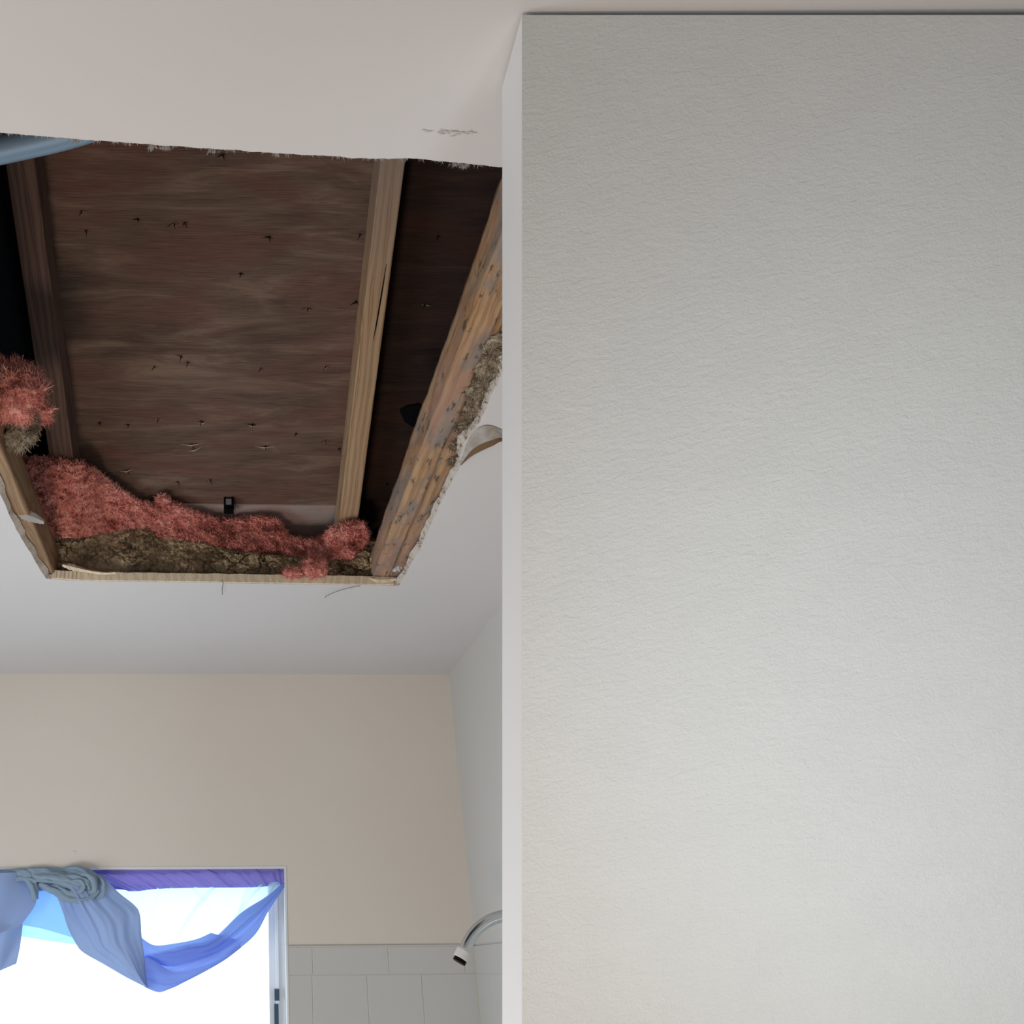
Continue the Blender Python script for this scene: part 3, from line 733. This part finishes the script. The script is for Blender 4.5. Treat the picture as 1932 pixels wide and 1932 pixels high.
def tuft(name, us, vs, y, mt, fib, seed, label, cat, rad, size=.012, wd=.0007, sub=5):
    c = ony(us, vs, y); bm = bmesh.new(); bmesh.ops.create_icosphere(bm, subdivisions=sub, radius=1)
    V = []; C = []
    for v in bm.verts:
        n = v.co.normalized(); s = 1+.38*noise.fractal(n*1.7+Vector((seed, 0, 0)), .9, 2, 3)+.16*noise.fractal(n*7+Vector((seed, 0, 0)), .9, 2, 3)
        q = c+Vector((n.x*rad[0], n.y*rad[1], n.z*rad[2]))*s; V.append(q); C.append((q, n))
    F = [tuple(v.index for v in f.verts) for f in bm.faces]; bm.free()
    rv, rf = ribbons(C, fib, size, wd, seed, .6); n = len(V)
    o = mesh_obj(name, V+rv, F+[tuple(a+n for a in f) for f in rf], mt, smooth=True)
    props(o, label, cat); return o
tuft('insulation_tuft', 592, 1070, 2.335, M['pink'], 2600, 3, 'bright pink tuft standing alone in the brown debris near the strip', 'insulation', (.034, .016, .026))
tuft('insulation_tuft', 553, 1080, 2.337, M['pink'], 1200, 6, 'small pink tuft just left of the bright pink one, on the strip', 'insulation', (.024, .014, .012))
tuft('insulation_tuft', 657, 1042, 2.345, M['pink'], 900, 11, 'small pink tuft in the brown debris near the right end', 'insulation', (.017, .012, .018))
# wool spilling over the left joist
tuft('insulation_batt', 22, 735, 1.62, M['pink'], 9000, 21, 'pink wool spilling over the left joist at the edge of the hole', 'insulation', (.060, .05, .055), .016, .0008)
tuft('insulation_tuft', 62, 778, 1.70, M['pink'], 3600, 25, 'pale pink tip of wool pointing right over the left joist', 'insulation', (.034, .03, .020), .014, .0008)
tuft('debris_clump', 36, 808, 1.70, M['grey_brown'], 5200, 29, 'grey-brown dusty wool under the pink wool at left', 'debris', (.040, .03, .038), .012, .0009)
# brown wool jammed between mouldy joist and torn drywall
for i, (u, v, y, r) in enumerate(((940, 655, 1.27, .030), (925, 690, 1.35, .030), (905, 728, 1.42, .028), (893, 765, 1.50, .026), (880, 800, 1.57, .022), (868, 835, 1.64, .020), (858, 865, 1.71, .014))):
    p = onz(u, v, HT+.012); tuft('debris_clump', u, v, p.y, M['grey_brown'], 1500, 40+i,
        'grey-brown wool clump by the mouldy joist, '+('the nearest, highest in the picture', 'second from the near end', 'third from the near end', 'the middle one of seven', 'just above the sagging paper flap', 'at the tip of the sagging paper flap', 'the farthest and smallest')[i], 'debris', (r*.8, r*1.2, r*.55), .013, .001, 4)['group'] = 'wool clumps wedged beside the mouldy joist'

# ------------------------------------------------------------------ torn wet paper under the ceiling at the right edge
top = [(868, 874), (886, 826), (905, 806), (925, 803), (948, 812), (990, 838)]
bot = [(870, 878), (888, 862), (908, 851), (930, 841), (950, 833), (992, 842)]
V, F = [], []; nu, nv = 40, 14
for i in range(nu+1):
    a, b = cr(top, i/nu), cr(bot, i/nu)
    for j in range(nv+1):
        t = j/nv; sag = .0008+.019*math.sin(math.pi*min(1, i/nu*.9+.05))*t**1.5
        p = onz(a[0]+(b[0]-a[0])*t, a[1]+(b[1]-a[1])*t, H-sag-.0005+.0015*nz(i*.3, j*.5)); V.append(p)
for i in range(nu):
    for j in range(nv): k = i*(nv+1)+j; F.append((k, k+nv+1, k+nv+2, k+1))
n0 = len(V)
for i in range(nu+1): V.append(V[i*(nv+1)+nv]+Vector((0, .006, 0)) ); V[-1].z = H-.0002
F2 = [(i*(nv+1)+nv, (i+1)*(nv+1)+nv, n0+i+1, n0+i) for i in range(nu)]
o = mesh_obj('sagging_paper', V, F+F2, None, smooth=True, mats=[M['paper'], M['paper_brown']], mi=[1 if (k % nv) >= nv-4 else 0 for k in range(nu*nv)]+[1]*nu)
props(o, 'grey water-stained flap of ceiling paper sagging beside the mouldy joist', 'paper flap')
# crumbs along the broken drywall edge
r = random.Random(5)
V, F = [], []
for k in range(150):
    y = r.uniform(1.2, 2.34); x = lin([(q, p) for p, q in right_pts[1:]], y)+r.gauss(-.004, .003); s = r.uniform(.0012, .0042); z = H+r.uniform(-.001, .011)
    n = len(V); V += [Vector((x, y, z))+Vector(d)*s*r.uniform(.6, 1.3) for d in ((1, 0, 0), (-1, 0, 0), (0, 1.5, 0), (0, -1.5, 0), (0, 0, 1), (0, 0, -1))]
    F += [tuple(n+i for i in t) for t in ((0, 2, 4), (2, 1, 4), (1, 3, 4), (3, 0, 4), (2, 0, 5), (1, 2, 5), (3, 1, 5), (0, 3, 5))]
o = mesh_obj('plaster_crumbs', V, F, M['gypsum']); props(o, 'plaster crumbs along the broken right edge of the drywall', 'plaster crumbs', kind='stuff')
# fuzz of torn paper on the near edge
C = []
r = random.Random(8)
for k in range(420):
    x = r.uniform(-.46, .46); y = lin(near_pts, x); C.append((Vector((x, y-.0004, H+.001)), Vector((0, 1, .1))))
for cx, nn in ((-.186, 30), (-.078, 60), (-.095, 40), (-.02, 16), (.298, 90), (.285, 30), (.06, 10)):
    for k in range(nn): C.append((Vector((cx+r.gauss(0, .003), lin(near_pts, cx)+r.uniform(0, .006), H+.001)), Vector((0, 1, 0))))
rv, rf = ribbons(C, 1500, .0055, .0006, 3, 1.2)
o = mesh_obj('torn_paper_fuzz', rv, rf, M['paper_white']); props(o, 'fuzz of torn paper along the near edge of the hole', 'paper fuzz', kind='stuff')
# hanging hairs and scratches
for nm, pts, lab in (('dry_stem', [(680, 1105), (655, 1110), (635, 1116), (617, 1124), (613, 1128)], 'thin dark stem hanging from the strip near its right end'),
                     ('dry_stem', [(419, 1094), (421, 1100), (419, 1112), (420, 1122)], 'short thin stem hanging below the middle of the strip')):
    P = [onz(u, v, H-.003-.002*i) for i, (u, v) in enumerate(pts)]
    o = mesh_obj(nm, *tube([cr([tuple(p) for p in P], i/20) for i in range(21)], .0008, 5), M['hair']); props(o, lab, 'dry stem')
# smudge of rubbed dirt on the near ceiling
V, F = [], []
r = random.Random(3)
for k in range(34):
    u = r.gauss(845, 24); v = 250+(u-845)*.04+r.gauss(0, 2.2); p = onz(u, v, H-.0003-.00003*k); n = len(V); a = r.uniform(.0012, .004); b = a*.35
    V += [p+Vector((a*math.cos(q), b*math.sin(q), 0)) for q in (0, 1.05, 2.1, 3.14, 4.2, 5.2)]; F.append(tuple(n+i for i in range(6)))
o = mesh_obj('scuff_mark', V, F, M['soot'], parent=ceil)
